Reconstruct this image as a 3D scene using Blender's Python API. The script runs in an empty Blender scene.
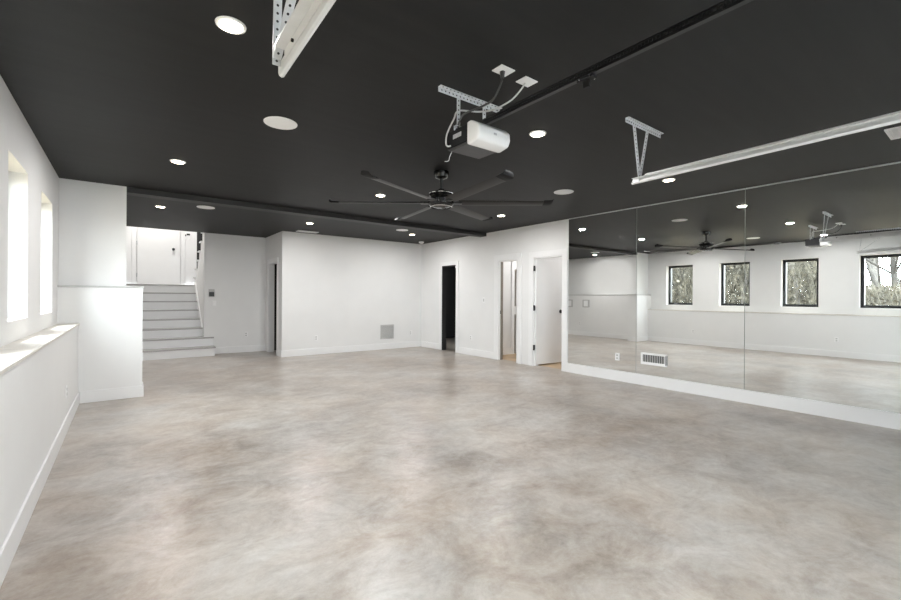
import bpy, bmesh, math, random
from mathutils import Vector, Matrix
PI = math.pi
scene = bpy.context.scene
col = scene.collection
random.seed(7)
H = 2.75

# ------------------------------------------------------------------ materials
def new_mat(name):
    m = bpy.data.materials.new(name); m.use_nodes = True
    return m, m.node_tree, m.node_tree.nodes['Principled BSDF']

def mat(name, c, rough=0.5, metal=0.0, spec=0.5, noise=0.0, nscale=20.0, bump=0.0, bscale=200.0, coat=0.0):
    m, nt, b = new_mat(name)
    b.inputs['Base Color'].default_value = (*c, 1)
    b.inputs['Roughness'].default_value = rough
    b.inputs['Metallic'].default_value = metal
    b.inputs['Specular IOR Level'].default_value = spec
    b.inputs['Coat Weight'].default_value = coat
    tc = nt.nodes.new('ShaderNodeTexCoord')
    if noise > 0:
        n = nt.nodes.new('ShaderNodeTexNoise'); n.inputs['Scale'].default_value = nscale; n.inputs['Detail'].default_value = 5
        r = nt.nodes.new('ShaderNodeValToRGB')
        r.color_ramp.elements[0].position = 0.3; r.color_ramp.elements[1].position = 0.7
        r.color_ramp.elements[0].color = (*[max(0, v*(1-noise)) for v in c], 1)
        r.color_ramp.elements[1].color = (*[min(1, v*(1+noise)) for v in c], 1)
        nt.links.new(tc.outputs['Object'], n.inputs['Vector']); nt.links.new(n.outputs['Fac'], r.inputs['Fac'])
        nt.links.new(r.outputs['Color'], b.inputs['Base Color'])
    if bump > 0:
        n2 = nt.nodes.new('ShaderNodeTexNoise'); n2.inputs['Scale'].default_value = bscale; n2.inputs['Detail'].default_value = 3
        bp = nt.nodes.new('ShaderNodeBump'); bp.inputs['Strength'].default_value = bump; bp.inputs['Distance'].default_value = 0.002
        nt.links.new(tc.outputs['Object'], n2.inputs['Vector']); nt.links.new(n2.outputs['Fac'], bp.inputs['Height'])
        nt.links.new(bp.outputs['Normal'], b.inputs['Normal'])
    return m

def emit(name, c, s):
    m, nt, b = new_mat(name)
    b.inputs['Base Color'].default_value = (0.9, 0.9, 0.9, 1)
    b.inputs['Emission Color'].default_value = (*c, 1); b.inputs['Emission Strength'].default_value = s
    return m

WALL = mat('white_wall_paint', (0.80, 0.80, 0.795), 0.6, spec=0.3, noise=0.012, nscale=3, bump=0.08, bscale=260)
TRIM = mat('white_trim_paint', (0.84, 0.84, 0.84), 0.35, noise=0.01, nscale=6)
SILL = mat('ledge_top_paint', (0.70, 0.67, 0.62), 0.5, noise=0.08, nscale=9)
TREADM = mat('stair_tread_grey', (0.42, 0.41, 0.40), 0.45, noise=0.05, nscale=8)
DOORM = mat('white_door_paint', (0.83, 0.83, 0.83), 0.32, noise=0.01, nscale=5)
BLACK = mat('black_hardware', (0.012, 0.012, 0.013), 0.35, noise=0.1, nscale=40)
BEAMM = mat('black_beam_paint', (0.016, 0.0155, 0.0155), 0.55, noise=0.06, nscale=10)
DARKW = mat('unlit_dark_tone', (0.02, 0.02, 0.02), 0.8, noise=0.1, nscale=4)  # near-black stands in for missing light on walls and a jamb
WOOD = mat('tan_wood_floor', (0.50, 0.36, 0.22), 0.4, noise=0.2, nscale=4)
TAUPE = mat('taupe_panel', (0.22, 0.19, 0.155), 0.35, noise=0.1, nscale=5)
MIRROR = mat('mirror_silver', (0.93, 0.945, 0.935), 0.0, metal=1.0, noise=0.002, nscale=0.5)
MEDGE = mat('mirror_edge', (0.42, 0.46, 0.44), 0.2, noise=0.03)
GALV = mat('galvanised_steel', (0.62, 0.63, 0.65), 0.5, metal=0.1, noise=0.10, nscale=35)
TRACKM = mat('track_steel', (0.74, 0.74, 0.74), 0.32, metal=0.25, noise=0.05, nscale=12)
HOLE = mat('punched_hole_dark', (0.02, 0.02, 0.02), 0.8, noise=0.05)
PLAST = mat('white_plastic', (0.88, 0.88, 0.88), 0.3, noise=0.01)
SPKM = mat('white_speaker_grille', (0.88, 0.88, 0.88), 0.6, noise=0.02, nscale=400, bump=0.3, bscale=900)
LENSM = mat('frosted_white_lens', (0.87, 0.87, 0.88), 0.25, noise=0.01)
OPENB = mat('black_opener_case', (0.012, 0.012, 0.013), 0.6, spec=0.2, noise=0.08, nscale=30)
OPENG = mat('dark_grey_opener_base', (0.045, 0.045, 0.047), 0.45, noise=0.08, nscale=30)
LABEL = mat('grey_label', (0.45, 0.45, 0.47), 0.4, noise=0.2, nscale=80)
CABW = mat('white_cable', (0.62, 0.62, 0.62), 0.4, noise=0.03)
CABB = mat('black_cable', (0.05, 0.05, 0.05), 0.45, noise=0.05)
FANM = mat('gunmetal_fan', (0.009, 0.0085, 0.008), 0.38, spec=0.3, metal=0.0, noise=0.1, nscale=8)
FANH = mat('polished_black_fan_motor', (0.03, 0.03, 0.03), 0.12, metal=0.6, noise=0.1, nscale=8)
CHROME = mat('chrome', (0.75, 0.75, 0.76), 0.12, metal=1.0, noise=0.02)
GRILLE = mat('grey_grille_and_ledge_shade', (0.52, 0.52, 0.51), 0.5, noise=0.04, nscale=40)  # also greys two ledge caps to stand in for shade
WFRAME = mat('black_window_frame', (0.012, 0.013, 0.014), 0.4, noise=0.1, nscale=20)
LENSE = emit('warm_led_lens', (1.0, 0.86, 0.66), 14)
BARK = mat('tree_bark', (0.03, 0.027, 0.024), 0.9, noise=0.35, nscale=6, bump=0.5, bscale=20)
BARKL = mat('pale_tree_bark', (0.075, 0.07, 0.064), 0.9, noise=0.35, nscale=6, bump=0.5, bscale=20)
LEAF = mat('yellow_green_leaves', (0.075, 0.07, 0.04), 0.8, noise=0.4, nscale=1.3)
BRUSH = mat('dry_brush', (0.058, 0.053, 0.040), 0.9, noise=0.75, nscale=2.6)
EARTH = mat('leaf_littered_ground', (0.22, 0.18, 0.12), 0.95, noise=0.4, nscale=1.5, bump=0.6, bscale=6)
DRIVE = mat('concrete_driveway', (0.45, 0.44, 0.42), 0.8, noise=0.1, nscale=2)

# window glass: clear, thin, lets daylight through
def glass():
    m, nt, b = new_mat('window_glass')
    nt.nodes.remove(b)
    out = nt.nodes['Material Output']
    t = nt.nodes.new('ShaderNodeBsdfTransparent'); t.inputs['Color'].default_value = (0.95, 0.97, 0.96, 1)
    g = nt.nodes.new('ShaderNodeBsdfGlossy'); g.inputs['Roughness'].default_value = 0.0
    fr = nt.nodes.new('ShaderNodeFresnel'); fr.inputs['IOR'].default_value = 1.35
    mx = nt.nodes.new('ShaderNodeMixShader')
    ge = nt.nodes.new('ShaderNodeNewGeometry'); inv = nt.nodes.new('ShaderNodeMath'); inv.operation = 'SUBTRACT'; inv.inputs[0].default_value = 1.0
    mu = nt.nodes.new('ShaderNodeMath'); mu.operation = 'MULTIPLY'
    nt.links.new(ge.outputs['Backfacing'], inv.inputs[1]); nt.links.new(inv.outputs[0], mu.inputs[0]); nt.links.new(fr.outputs['Fac'], mu.inputs[1])
    nt.links.new(mu.outputs[0], mx.inputs['Fac']); nt.links.new(t.outputs[0], mx.inputs[1]); nt.links.new(g.outputs[0], mx.inputs[2])
    nt.links.new(mx.outputs[0], out.inputs['Surface'])
    return m
GLASS = glass()

def frosted():
    m, nt, b = new_mat('added_daylight_glass')
    nt.nodes.remove(b)
    out = nt.nodes['Material Output']
    t = nt.nodes.new('ShaderNodeBsdfTranslucent'); t.inputs['Color'].default_value = (0.9, 0.92, 0.92, 1)
    t2 = nt.nodes.new('ShaderNodeBsdfTransparent'); t2.inputs['Color'].default_value = (0.9, 0.92, 0.92, 1)
    mx = nt.nodes.new('ShaderNodeMixShader'); mx.inputs['Fac'].default_value = 0.55
    nt.links.new(t.outputs[0], mx.inputs[1]); nt.links.new(t2.outputs[0], mx.inputs[2])
    nt.links.new(mx.outputs[0], out.inputs['Surface'])
    return m
FROST = frosted()

def floor_mat():
    m, nt, b = new_mat('stained_concrete')
    L = nt.links.new
    tc = nt.nodes.new('ShaderNodeTexCoord')
    def noise(scale, detail, rough=0.6, dist=0.0, stretch=None):
        n = nt.nodes.new('ShaderNodeTexNoise')
        n.inputs['Scale'].default_value = scale; n.inputs['Detail'].default_value = detail
        n.inputs['Roughness'].default_value = rough; n.inputs['Distortion'].default_value = dist
        if stretch:
            mp = nt.nodes.new('ShaderNodeMapping'); mp.inputs['Scale'].default_value = stretch
            mp.inputs['Rotation'].default_value = (0, 0, 0.5)
            L(tc.outputs['Object'], mp.inputs['Vector']); L(mp.outputs['Vector'], n.inputs['Vector'])
        else:
            L(tc.outputs['Object'], n.inputs['Vector'])
        return n
    def ramp(src, stops):
        r = nt.nodes.new('ShaderNodeValToRGB')
        e = r.color_ramp.elements
        e[0].position, e[0].color = stops[0][0], (*stops[0][1], 1)
        e[1].position, e[1].color = stops[-1][0], (*stops[-1][1], 1)
        for p, c in stops[1:-1]:
            k = e.new(p); k.color = (*c, 1)
        L(src, r.inputs['Fac']); return r
    def mixc(fac, a, bb, mode='MIX'):
        x = nt.nodes.new('ShaderNodeMix'); x.data_type = 'RGBA'; x.blend_type = mode
        if isinstance(fac, float): x.inputs[0].default_value = fac
        else: L(fac, x.inputs[0])
        L(a, x.inputs[6]); L(bb, x.inputs[7]); return x.outputs[2]
    def madd(a_, ka, b_, kb):
        x = nt.nodes.new('ShaderNodeMath'); x.operation = 'MULTIPLY'; L(a_, x.inputs[0]); x.inputs[1].default_value = ka
        y = nt.nodes.new('ShaderNodeMath'); y.operation = 'MULTIPLY_ADD'; L(b_, y.inputs[0]); y.inputs[1].default_value = kb
        L(x.outputs[0], y.inputs[2]); return y.outputs[0]
    big = noise(0.62, 4, 0.55, 0.4)
    mid = noise(2.6, 10, 0.72, 0.6, (1.0, 1.35, 1))
    fine = noise(16, 10, 0.8, 0.2)
    v = madd(madd(big.outputs['Fac'], 0.36, mid.outputs['Fac'], 0.42), 1.0, fine.outputs['Fac'], 0.22)
    warm = ramp(v, [(0.38, (0.235, 0.18, 0.135)), (0.46, (0.35, 0.285, 0.23)), (0.54, (0.45, 0.39, 0.33)), (0.63, (0.56, 0.51, 0.455))])
    cool = ramp(v, [(0.38, (0.235, 0.215, 0.195)), (0.46, (0.35, 0.33, 0.31)), (0.54, (0.46, 0.445, 0.425)), (0.63, (0.58, 0.57, 0.555))])
    hue = noise(1.0, 8, 0.7, 0.4)
    hf = ramp(hue.outputs['Fac'], [(0.36, (0.2,)*3), (0.64, (0.9,)*3)])
    cc = mixc(hf.outputs['Color'], cool.outputs['Color'], warm.outputs['Color'])
    L(cc, b.inputs['Base Color'])
    rr = ramp(mid.outputs['Fac'], [(0.35, (0.285,)*3), (0.7, (0.36,)*3)])
    L(rr.outputs['Color'], b.inputs['Roughness'])
    b.inputs['Specular IOR Level'].default_value = 0.45
    return m
FLOOR = floor_mat()

def ceil_mat():
    m, nt, b = new_mat('charcoal_ceiling_paint')
    L = nt.links.new
    tc = nt.nodes.new('ShaderNodeTexCoord')
    mp = nt.nodes.new('ShaderNodeMapping'); mp.inputs['Scale'].default_value = (0.5, 6, 1)
    n = nt.nodes.new('ShaderNodeTexNoise'); n.inputs['Scale'].default_value = 1.6; n.inputs['Detail'].default_value = 6
    r = nt.nodes.new('ShaderNodeValToRGB')
    r.color_ramp.elements[0].position = 0.3; r.color_ramp.elements[1].position = 0.7
    r.color_ramp.elements[0].color = (0.0125, 0.0125, 0.0124, 1); r.color_ramp.elements[1].color = (0.0165, 0.0165, 0.0163, 1)
    L(tc.outputs['Object'], mp.inputs['Vector']); L(mp.outputs['Vector'], n.inputs['Vector']); L(n.outputs['Fac'], r.inputs['Fac'])
    L(r.outputs['Color'], b.inputs['Base Color'])
    b.inputs['Roughness'].default_value = 0.5; b.inputs['Specular IOR Level'].default_value = 0.12
    return m
CEIL = ceil_mat()

# ------------------------------------------------------------------ mesh builder
class MB:
    def __init__(s): s.bm = bmesh.new()
    def box(s, x0, x1, y0, y1, z0, z1):
        if x0 > x1: x0, x1 = x1, x0
        if y0 > y1: y0, y1 = y1, y0
        if z0 > z1: z0, z1 = z1, z0
        v = [s.bm.verts.new(p) for p in [(x0,y0,z0),(x1,y0,z0),(x1,y1,z0),(x0,y1,z0),(x0,y0,z1),(x1,y0,z1),(x1,y1,z1),(x0,y1,z1)]]
        for f in [(3,2,1,0),(4,5,6,7),(0,1,5,4),(1,2,6,5),(2,3,7,6),(3,0,4,7)]:
            s.bm.faces.new([v[i] for i in f])
        return s
    def cyl(s, p0, p1, r0, r1=None, n=24, caps=True):
        r1 = r0 if r1 is None else r1
        p0, p1 = Vector(p0), Vector(p1); d = (p1-p0).normalized()
        a = d.orthogonal().normalized(); b = d.cross(a)
        A = [s.bm.verts.new(p0 + (a*math.cos(2*PI*i/n) + b*math.sin(2*PI*i/n))*r0) for i in range(n)]
        B = [s.bm.verts.new(p1 + (a*math.cos(2*PI*i/n) + b*math.sin(2*PI*i/n))*r1) for i in range(n)]
        for i in range(n):
            s.bm.faces.new([A[i], A[(i+1)%n], B[(i+1)%n], B[i]])
        if caps:
            s.bm.faces.new(A[::-1]); s.bm.faces.new(B)
        return s
    def lathe(s, c, prof, n=40, axis='Z', caps=True):
        c = Vector(c); rings = []
        for (r, z) in prof:
            ring = []
            for i in range(n):
                a = 2*PI*i/n
                if axis == 'Z': p = Vector((r*math.cos(a), r*math.sin(a), z))
                elif axis == 'X': p = Vector((z, r*math.cos(a), r*math.sin(a)))
                else: p = Vector((r*math.sin(a), z, r*math.cos(a)))
                ring.append(s.bm.verts.new(c + p))
            rings.append(ring)
        for A, B in zip(rings, rings[1:]):
            for i in range(n):
                s.bm.faces.new([A[i], A[(i+1)%n], B[(i+1)%n], B[i]])
        if caps: s.bm.faces.new(rings[0][::-1]); s.bm.faces.new(rings[-1])
        return s
    def tube(s, pts, r, n=10, smooth=True):
        P = [Vector(p) for p in pts]
        if smooth and len(P) > 2:
            Q = []
            for i in range(len(P)-1):
                a = P[max(i-1,0)]; b = P[i]; c = P[i+1]; d = P[min(i+2,len(P)-1)]
                for k in range(6):
                    t = k/6
                    Q.append(0.5*((2*b)+(-a+c)*t+(2*a-5*b+4*c-d)*t*t+(-a+3*b-3*c+d)*t**3))
            Q.append(P[-1]); P = Q
        prev = None; ref = Vector((0.31,0.57,0.76))
        u = None
        for i, p in enumerate(P):
            d = (P[min(i+1,len(P)-1)] - P[max(i-1,0)]).normalized()
            if u is None: u = d.cross(ref).normalized()
            u = (u - d*u.dot(d)).normalized(); w = d.cross(u)
            rr = r[i] if isinstance(r, list) else r
            ring = [s.bm.verts.new(p + (u*math.cos(2*PI*k/n)+w*math.sin(2*PI*k/n))*rr) for k in range(n)]
            if prev:
                for k in range(n): s.bm.faces.new([prev[k], prev[(k+1)%n], ring[(k+1)%n], ring[k]])
            else: s.bm.faces.new(ring[::-1])
            prev = ring
        s.bm.faces.new(prev)
        return s
    def prism(s, pts, a, b, axis='X'):
        """closed polygon extruded along an axis from a to b; pts are the two other coordinates"""
        def P(p, t):
            if axis == 'X': return (t, p[0], p[1])
            if axis == 'Y': return (p[0], t, p[1])
            return (p[0], p[1], t)
        A = [s.bm.verts.new(P(p, a)) for p in pts]; B = [s.bm.verts.new(P(p, b)) for p in pts]
        n = len(pts)
        for i in range(n): s.bm.faces.new([A[i], A[(i+1)%n], B[(i+1)%n], B[i]])
        s.bm.faces.new(A[::-1]); s.bm.faces.new(B)
        return s
    def bar(s, p0, p1, w, t, side):
        """flat bar between two points; w along 'side', t across"""
        p0, p1 = Vector(p0), Vector(p1); d = (p1-p0).normalized()
        sd = Vector(side); sd = (sd - d*sd.dot(d)).normalized(); nn = d.cross(sd)
        v = []
        for p in (p0, p1):
            for a, b in ((-1,-1),(1,-1),(1,1),(-1,1)):
                v.append(s.bm.verts.new(p + sd*(a*w/2) + nn*(b*t/2)))
        for f in [(3,2,1,0),(4,5,6,7),(0,1,5,4),(1,2,6,5),(2,3,7,6),(3,0,4,7)]:
            s.bm.faces.new([v[i] for i in f])
        return s
    def build(s, name, m, parent=None, bevel=0.0, smooth=False, segs=2):
        bm = s.bm
        bmesh.ops.recalc_face_normals(bm, faces=bm.faces[:])
        if bevel > 0:
            bmesh.ops.bevel(bm, geom=[e for e in bm.edges if len(e.link_faces) == 2 and e.calc_face_angle(0) > 0.5], offset=bevel, segments=segs, affect='EDGES', profile=0.5, clamp_overlap=True)
        xs = [v.co for v in bm.verts]
        c = Vector([(min(p[i] for p in xs)+max(p[i] for p in xs))/2 for i in range(3)])
        bmesh.ops.translate(bm, verts=bm.verts[:], vec=-c)
        me = bpy.data.meshes.new(name); bm.to_mesh(me); bm.free()
        me.materials.append(m)
        if smooth:
            me.polygons.foreach_set('use_smooth', [True]*len(me.polygons))
            try: me.set_sharp_from_angle(angle=math.radians(38))
            except Exception: pass
        o = bpy.data.objects.new(name, me); col.objects.link(o)
        pw = Vector((0,0,0)); q = parent
        while q is not None: pw += q.location; q = q.parent
        o.location = c - pw
        if parent: o.parent = parent
        return o

def tag(o, label=None, cat=None, group=None, kind=None):
    if label: o['label'] = label
    if cat: o['category'] = cat
    if group: o['group'] = group
    if kind: o['kind'] = kind
    return o
def empty(name, loc, label=None, cat=None, group=None, kind=None):
    o = bpy.data.objects.new(name, None); o.empty_display_size = 0.1
    col.objects.link(o); o.location = loc
    return tag(o, label, cat, group, kind)
def copy_tree(o, parent=None):
    c = o.copy(); col.objects.link(c)
    if parent: c.parent = parent
    for ch in list(o.children): copy_tree(ch, c)
    return c
def S(name, mb, m, label, **k):
    return tag(mb.build(name, m, **k), label, 'room', kind='structure')
def B(*a): return MB().box(*a)

# wall running along an axis with rectangular openings (boxes round each opening)
def wall(axis, t0, t1, a0, a1, z0, z1, ops=()):
    mb = MB()
    def bx(p, q, zz0, zz1):
        if q - p < 1e-6 or zz1 - zz0 < 1e-6: return
        if axis == 'Y': mb.box(t0, t1, p, q, zz0, zz1)
        else: mb.box(p, q, t0, t1, zz0, zz1)
    cur = a0
    for (p, q, oz0, oz1) in sorted(ops):
        bx(cur, p, z0, z1); bx(p, q, z0, oz0); bx(p, q, oz1, z1); cur = q
    bx(cur, a1, z0, z1)
    return mb

# ------------------------------------------------------------------ shell
LU, LL = -0.653, -0.46        # upper and lower faces of the left wall
RX = 6.32                     # right wall face
FY = -1.2                     # front wall (behind the camera)
YP = 7.0                      # pier / beam
YB = 9.6                      # back wall
YC = 10.98                    # corridor end wall
DX = 2.70                     # corridor side wall
SX = 1.40                     # stair well right side

S('floor', B(-1.0, 6.45, FY-0.1, 11.1, -0.1, 0), FLOOR, 'mottled grey and beige polished concrete floor')
S('ceiling', MB().box(-1.0, 6.45, FY-0.1, 11.0, H, H+0.12), CEIL, 'flat charcoal painted ceiling')
S('trim_1', B(0.0, RX, YP, YP+0.2, H-0.072, H), BEAMM, 'shallow black beam crossing the charcoal ceiling')

WIN = [(-0.11, 0.635), (1.33, 2.075), (2.79, 3.53), (4.21, 4.95), (5.65, 6.42)]  # first opening is an unseen window added for daylight on the pier
WZ0, WZ1 = 1.14, 2.335
S('wall_left', wall('Y', -0.95, LU, FY, YP+0.15, 0.95, H, [(a, b, WZ0, WZ1) for a, b in WIN]), WALL, 'upper white wall with window openings')
S('wall_left_lower', B(-0.95, LL, FY, 6.9, 0, 0.965), WALL, 'lower white foundation wall below the window ledge')
S('trim_2', B(LU-0.002, LL+0.012, FY, 6.9, 0.965, 0.985), SILL, 'long ledge cap running below the windows', bevel=0.003)
S('wall_pier', B(-0.653, 0.0, YP, YP+0.15, 1.44, H), WALL, 'upper white return wall')
S('wall_pier_lower', B(-0.95, 0.175, 6.9, YP+0.2, 0, 1.425), WALL, 'lower white return wall with ledge')
S('trim_3', B(LU, 0.187, 6.888, YP+0.212, 1.425, 1.447), GRILLE, 'ledge cap on the return wall, greyed for shade', bevel=0.003)  # grey colour imitates the shade along this cap
S('wall_alcove', B(-0.7, -0.42, YP+0.15, YC, 1.44, H), WALL, 'upper white wall of the stair alcove')
S('wall_alcove_lower', B(-0.7, -0.30, YP+0.2, YC, 0, 1.425), WALL, 'lower white wall of the stair alcove')
S('trim_4', B(-0.42, -0.288, YP+0.2, YC, 1.425, 1.447), GRILLE, 'ledge cap in the stair alcove, greyed for shade', bevel=0.003)  # shade put into the colour here too
S('wall_front', wall('X', FY-0.15, FY, -0.95, 6.5, 0, H, [(0.6, 3.35, 0, 2.15)]), WALL, 'white wall around the garage door')

DA = (8.07, 8.65); DB = (6.06, 6.61); DC = (4.93, 5.63); DH = 2.11
S('wall_right', wall('Y', RX, RX+0.12, FY, YB, 0, H, [(DA[0], DA[1], 0, DH), (DB[0], DB[1], 0, DH), (DC[0], DC[1], 0, DH)]), WALL, 'long white wall with mirrors and door openings')
S('wall_back', B(DX, RX+0.12, YB, YB+0.12, 0, H), WALL, 'white back wall with return grille')
OD = (9.95, 10.66)
S('wall_corridor', wall('Y', DX, DX+0.12, YB+0.12, YC, 0, H, [(OD[0], OD[1], 0, DH)]), WALL, 'short white wall with a door ajar')
S('wall_corridor_end', B(1.425, DX+1.3, YC, YC+0.04, 0, H), WALL, 'white wall beside the stairs with thermostat')
S('wall_closet', MB().box(DX+0.12, DX+1.3, YB+0.13, YB+0.2, 0, H).box(DX+1.2, DX+1.3, YB+0.2, YC, 0, H).box(DX+0.1205, DX+1.2, YC-0.03, YC-0.0005, 0, H), DARKW, 'walls behind the door ajar, coloured dark as unlit')  # dark colour stands in for an unlit closet

# stair well
LZ = 1.6
S('wall_stairwell_left', B(-0.5, -0.02, YC+0.001, 14.0, 0, 5.2), WALL, 'white left wall of the stairwell')
S('wall_stairwell_back', B(-0.02, 2.6, 13.7, 13.85, 0, 5.2), TRIM, 'white landing wall')
S('wall_stairwell_right', MB().box(SX, SX+0.1, YC+0.0405, 12.64, 0, LZ).prism([(12.64, LZ), (YC+0.0405, LZ), (YC+0.0405, 2.76), (11.12, 2.76)], SX, SX+0.1, 'X').box(SX, 1.4245, YC, YC+0.0404, 0, H), WALL, 'white wall between the two stair flights')
S('wall_stairwell_side', B(2.5, 2.6, YC+0.041, 13.7, 0, 5.2), DARKW, 'side wall of the upper stair flight, coloured dark as unlit')  # near-black colour replaces the lack of light on this wall
S('wall_stairwell_front', B(-0.02, 2.6, YC, YC+0.12, H+0.12, 5.2), WALL, 'white header wall over the stairwell')
S('ceiling_stairwell', B(-0.5, 2.6, YC, 13.85, 5.2, 5.3), WALL, 'white ceiling of the stairwell')
S('wall_landing_dark', B(1.56, 2.5, 13.66, 13.7, LZ, 5.0), DARKW, 'dark sheet for the unlit wall beyond the upper stair flight')  # dark sheet put in for the unlit part of the stairwell

# baseboards
def baseb(name, *bx_, label='white baseboard'):
    S(name, B(*bx_), TRIM, label, bevel=0.004)
BH = 0.15
baseb('baseboard_left', LL, LL+0.015, FY, 6.885, 0, BH, label='white baseboard along the lower left wall')
baseb('baseboard_pier', LL+0.0155, 0.19, 6.885, 6.8995, 0, BH, label='white baseboard on the return wall')
baseb('baseboard_pier_side', 0.1755, 0.19, 6.9, YP+0.2, 0, BH, label='white baseboard on the end of the return wall')
baseb('baseboard_alcove', -0.2995, -0.285, YP+0.2, 10.6, 0, BH, label='white baseboard in the stair alcove')
baseb('baseboard_back', DX+0.0, RX-0.015, YB-0.015, YB-0.0005, 0, BH, label='white baseboard along the back wall')
baseb('baseboard_corridor', DX-0.015, DX-0.0005, YB-0.015, OD[0]-0.1, 0, BH, label='white baseboard at the wall corner')
baseb('baseboard_corridor_end', 1.6, DX-0.001, YC-0.015, YC-0.0005, 0, BH, label='white baseboard beside the stairs')
def rbase(n, a, b): baseb(n, RX-0.015, RX-0.0005, a, b, 0, BH, label='white baseboard on the wall with doors')
rbase('baseboard_right_far', 8.76, YB-0.016); rbase('baseboard_right', 6.71, 7.96)
baseb('baseboard_mirror', RX-0.026, RX-0.0005, FY, 4.82, 0, 0.168, label='tall white baseboard beneath the wall mirrors')

# ------------------------------------------------------------------ doorways
def casing_y(parent, y0, y1, zt, x, w=0.09, t=0.018, sgn=-1):
    """flat casing round an opening in a wall facing -X"""
    x0, x1 = x-t, x-0.0005
    MB().box(x0, x1, y0-w, y0, 0, zt+w).build('casing', TRIM, parent, bevel=0.003)
    MB().box(x0, x1, y1, y1+w, 0, zt+w).build('casing', TRIM, parent, bevel=0.003)
    MB().box(x0, x1, y0, y1, zt, zt+w).build('casing', TRIM, parent, bevel=0.003)
def jamb_y(parent, y0, y1, zt, x0, x1, t=0.018, m=TRIM):
    MB().box(x0, x1, y0, y0+t, 0, zt-t).box(x0, x1, y1-t, y1, 0, zt-t).box(x0, x1, y0, y1, zt-t, zt-0.0005).build('jamb', m, parent)

d1 = tag(empty('door_1', (DX, (OD[0]+OD[1])/2, 0)), 'white door ajar in the short wall by the stairs', 'door', kind='structure')
casing_y(d1, OD[0], OD[1], DH, DX); jamb_y(d1, OD[0], OD[1], DH, DX, DX+0.12)
lf = MB().box(DX+0.125, DX+0.81, OD[0]-0.03, OD[0]+0.01, 0.012, 2.085).build('leaf', DOORM, d1, bevel=0.003)
MB().lathe((DX+0.75, OD[0]+0.01, 1.0), [(0.03,0.0),(0.03,0.01),(0.01,0.012),(0.01,0.035),(0.028,0.045),(0.028,0.065),(0.015,0.07)], n=20, axis='Y').build('knob', BLACK, lf, smooth=True)
MB().box(DX+0.02, DX+0.055, OD[0]+0.0185, OD[0]+0.055, 0.965, 1.035).build('latch', BLACK, d1, bevel=0.003)

d2 = tag(empty('door_2', (RX, sum(DA)/2, 0)), 'open dark doorway nearest the back corner', 'door', kind='structure')
casing_y(d2, *DA, DH, RX); jamb_y(d2, *DA, DH, RX, RX+0.12, m=DARKW)  # jamb coloured dark to stand in for its shade
MB().box(RX+0.02, RX+0.06, DA[0]+0.018, DA[0]+0.07, DH-0.075, DH-0.019).build('catch', PLAST, d2, bevel=0.004)
MB().box(RX+0.04, RX+0.07, DA[1]-0.0215, DA[1]-0.018, 1.0, 1.06).build('strike_plate', BLACK, d2)

d3 = tag(empty('door_3', (RX, sum(DB)/2, 0)), 'narrow open doorway left of the white hinged door', 'door', kind='structure')
casing_y(d3, *DB, DH, RX, w=0.12); jamb_y(d3, *DB, DH, RX, RX+0.12)
tag(MB().box(RX+0.045, RX+0.115, DB[1]-0.024, DB[1]-0.0185, 0, DH-0.02).build('pocket_door', TAUPE, d3), 'taupe edge of the door')
MB().box(RX+0.03, RX+0.05, DB[1]-0.028, DB[1]-0.0245, 0.98, 1.05).build('strike_plate', BLACK, d3)

d4 = tag(empty('door_4', (RX, sum(DC)/2, 0)), 'white door opened inward on three black hinges beside the mirrors', 'door', kind='structure')
casing_y(d4, *DC, DH, RX, w=0.11); jamb_y(d4, *DC, DH, RX, RX+0.12)
hinge = Vector((RX+0.03, DC[1]-0.03, 0)); end = Vector((7.08, 5.54, 0))
dv = end-hinge; ang = math.atan2(dv.y, dv.x); Ld = 0.74
lf4 = MB().box(0, Ld, -0.02, 0.02, -1.03, 1.03).build('leaf', DOORM, None, bevel=0.003)
lf4.name = 'leaf'; lf4.parent = d4; R = Matrix.Rotation(ang, 4, 'Z')
lf4.location = (hinge + R @ Vector((Ld/2, 0, 0)) + Vector((0,0,1.055))) - Vector(d4.location); lf4.rotation_euler = (0,0,ang)
kb = MB().lathe((0,0,0), [(0.036,0.0),(0.036,-0.01),(0.012,-0.012),(0.012,-0.035),(0.034,-0.045),(0.036,-0.065),(0.02,-0.072)], n=20, axis='Y').build('knob', BLACK, None, smooth=True)
kb.parent = lf4; kb.location = (Ld/2-0.07, -0.055, 0)
for z in (0.36, 1.13, 1.90):
    MB().box(RX-0.012, RX+0.028, DC[1]-0.024, DC[1]-0.018, z-0.05, z+0.05).cyl((RX-0.014, DC[1]-0.028, z-0.052), (RX-0.014, DC[1]-0.028, z+0.052), 0.013, n=12).build('hinge', BLACK, d4)

# rooms seen through the doorways
S('wall_media_room', MB().box(10.4, 10.5, 7.2, 11.2, 0, H).box(6.44, 10.4, 7.2, 7.3, 0, H).box(6.44, 10.4, 11.1, 11.2, 0, H).box(6.44, 10.5, 7.2, 11.2, H, H+0.1), DARKW, 'walls of the dark room, coloured black for missing light')  # walls blackened in place of the room's darkness
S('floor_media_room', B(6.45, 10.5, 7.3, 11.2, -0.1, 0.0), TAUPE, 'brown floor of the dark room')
S('floor_hall', B(6.45, 9.0, 4.0, 7.2, -0.1, 0.0), WOOD, 'tan wood floor behind the white doors')
S('wall_hall_end', MB().box(8.9, 9.0, 4.0, 7.1, 0, H).box(6.44, 8.9, 3.9, 4.0, 0, H), WALL, 'white walls of the small hall')
S('wall_hall_divider', B(6.441, 8.9, 5.72, 5.80, 0, H), WALL, 'white wall between the two small rooms')
S('ceiling_hall', B(6.44, 9.0, 3.9, 7.2, H, H+0.1), WALL, 'white ceiling of the small hall')
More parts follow.
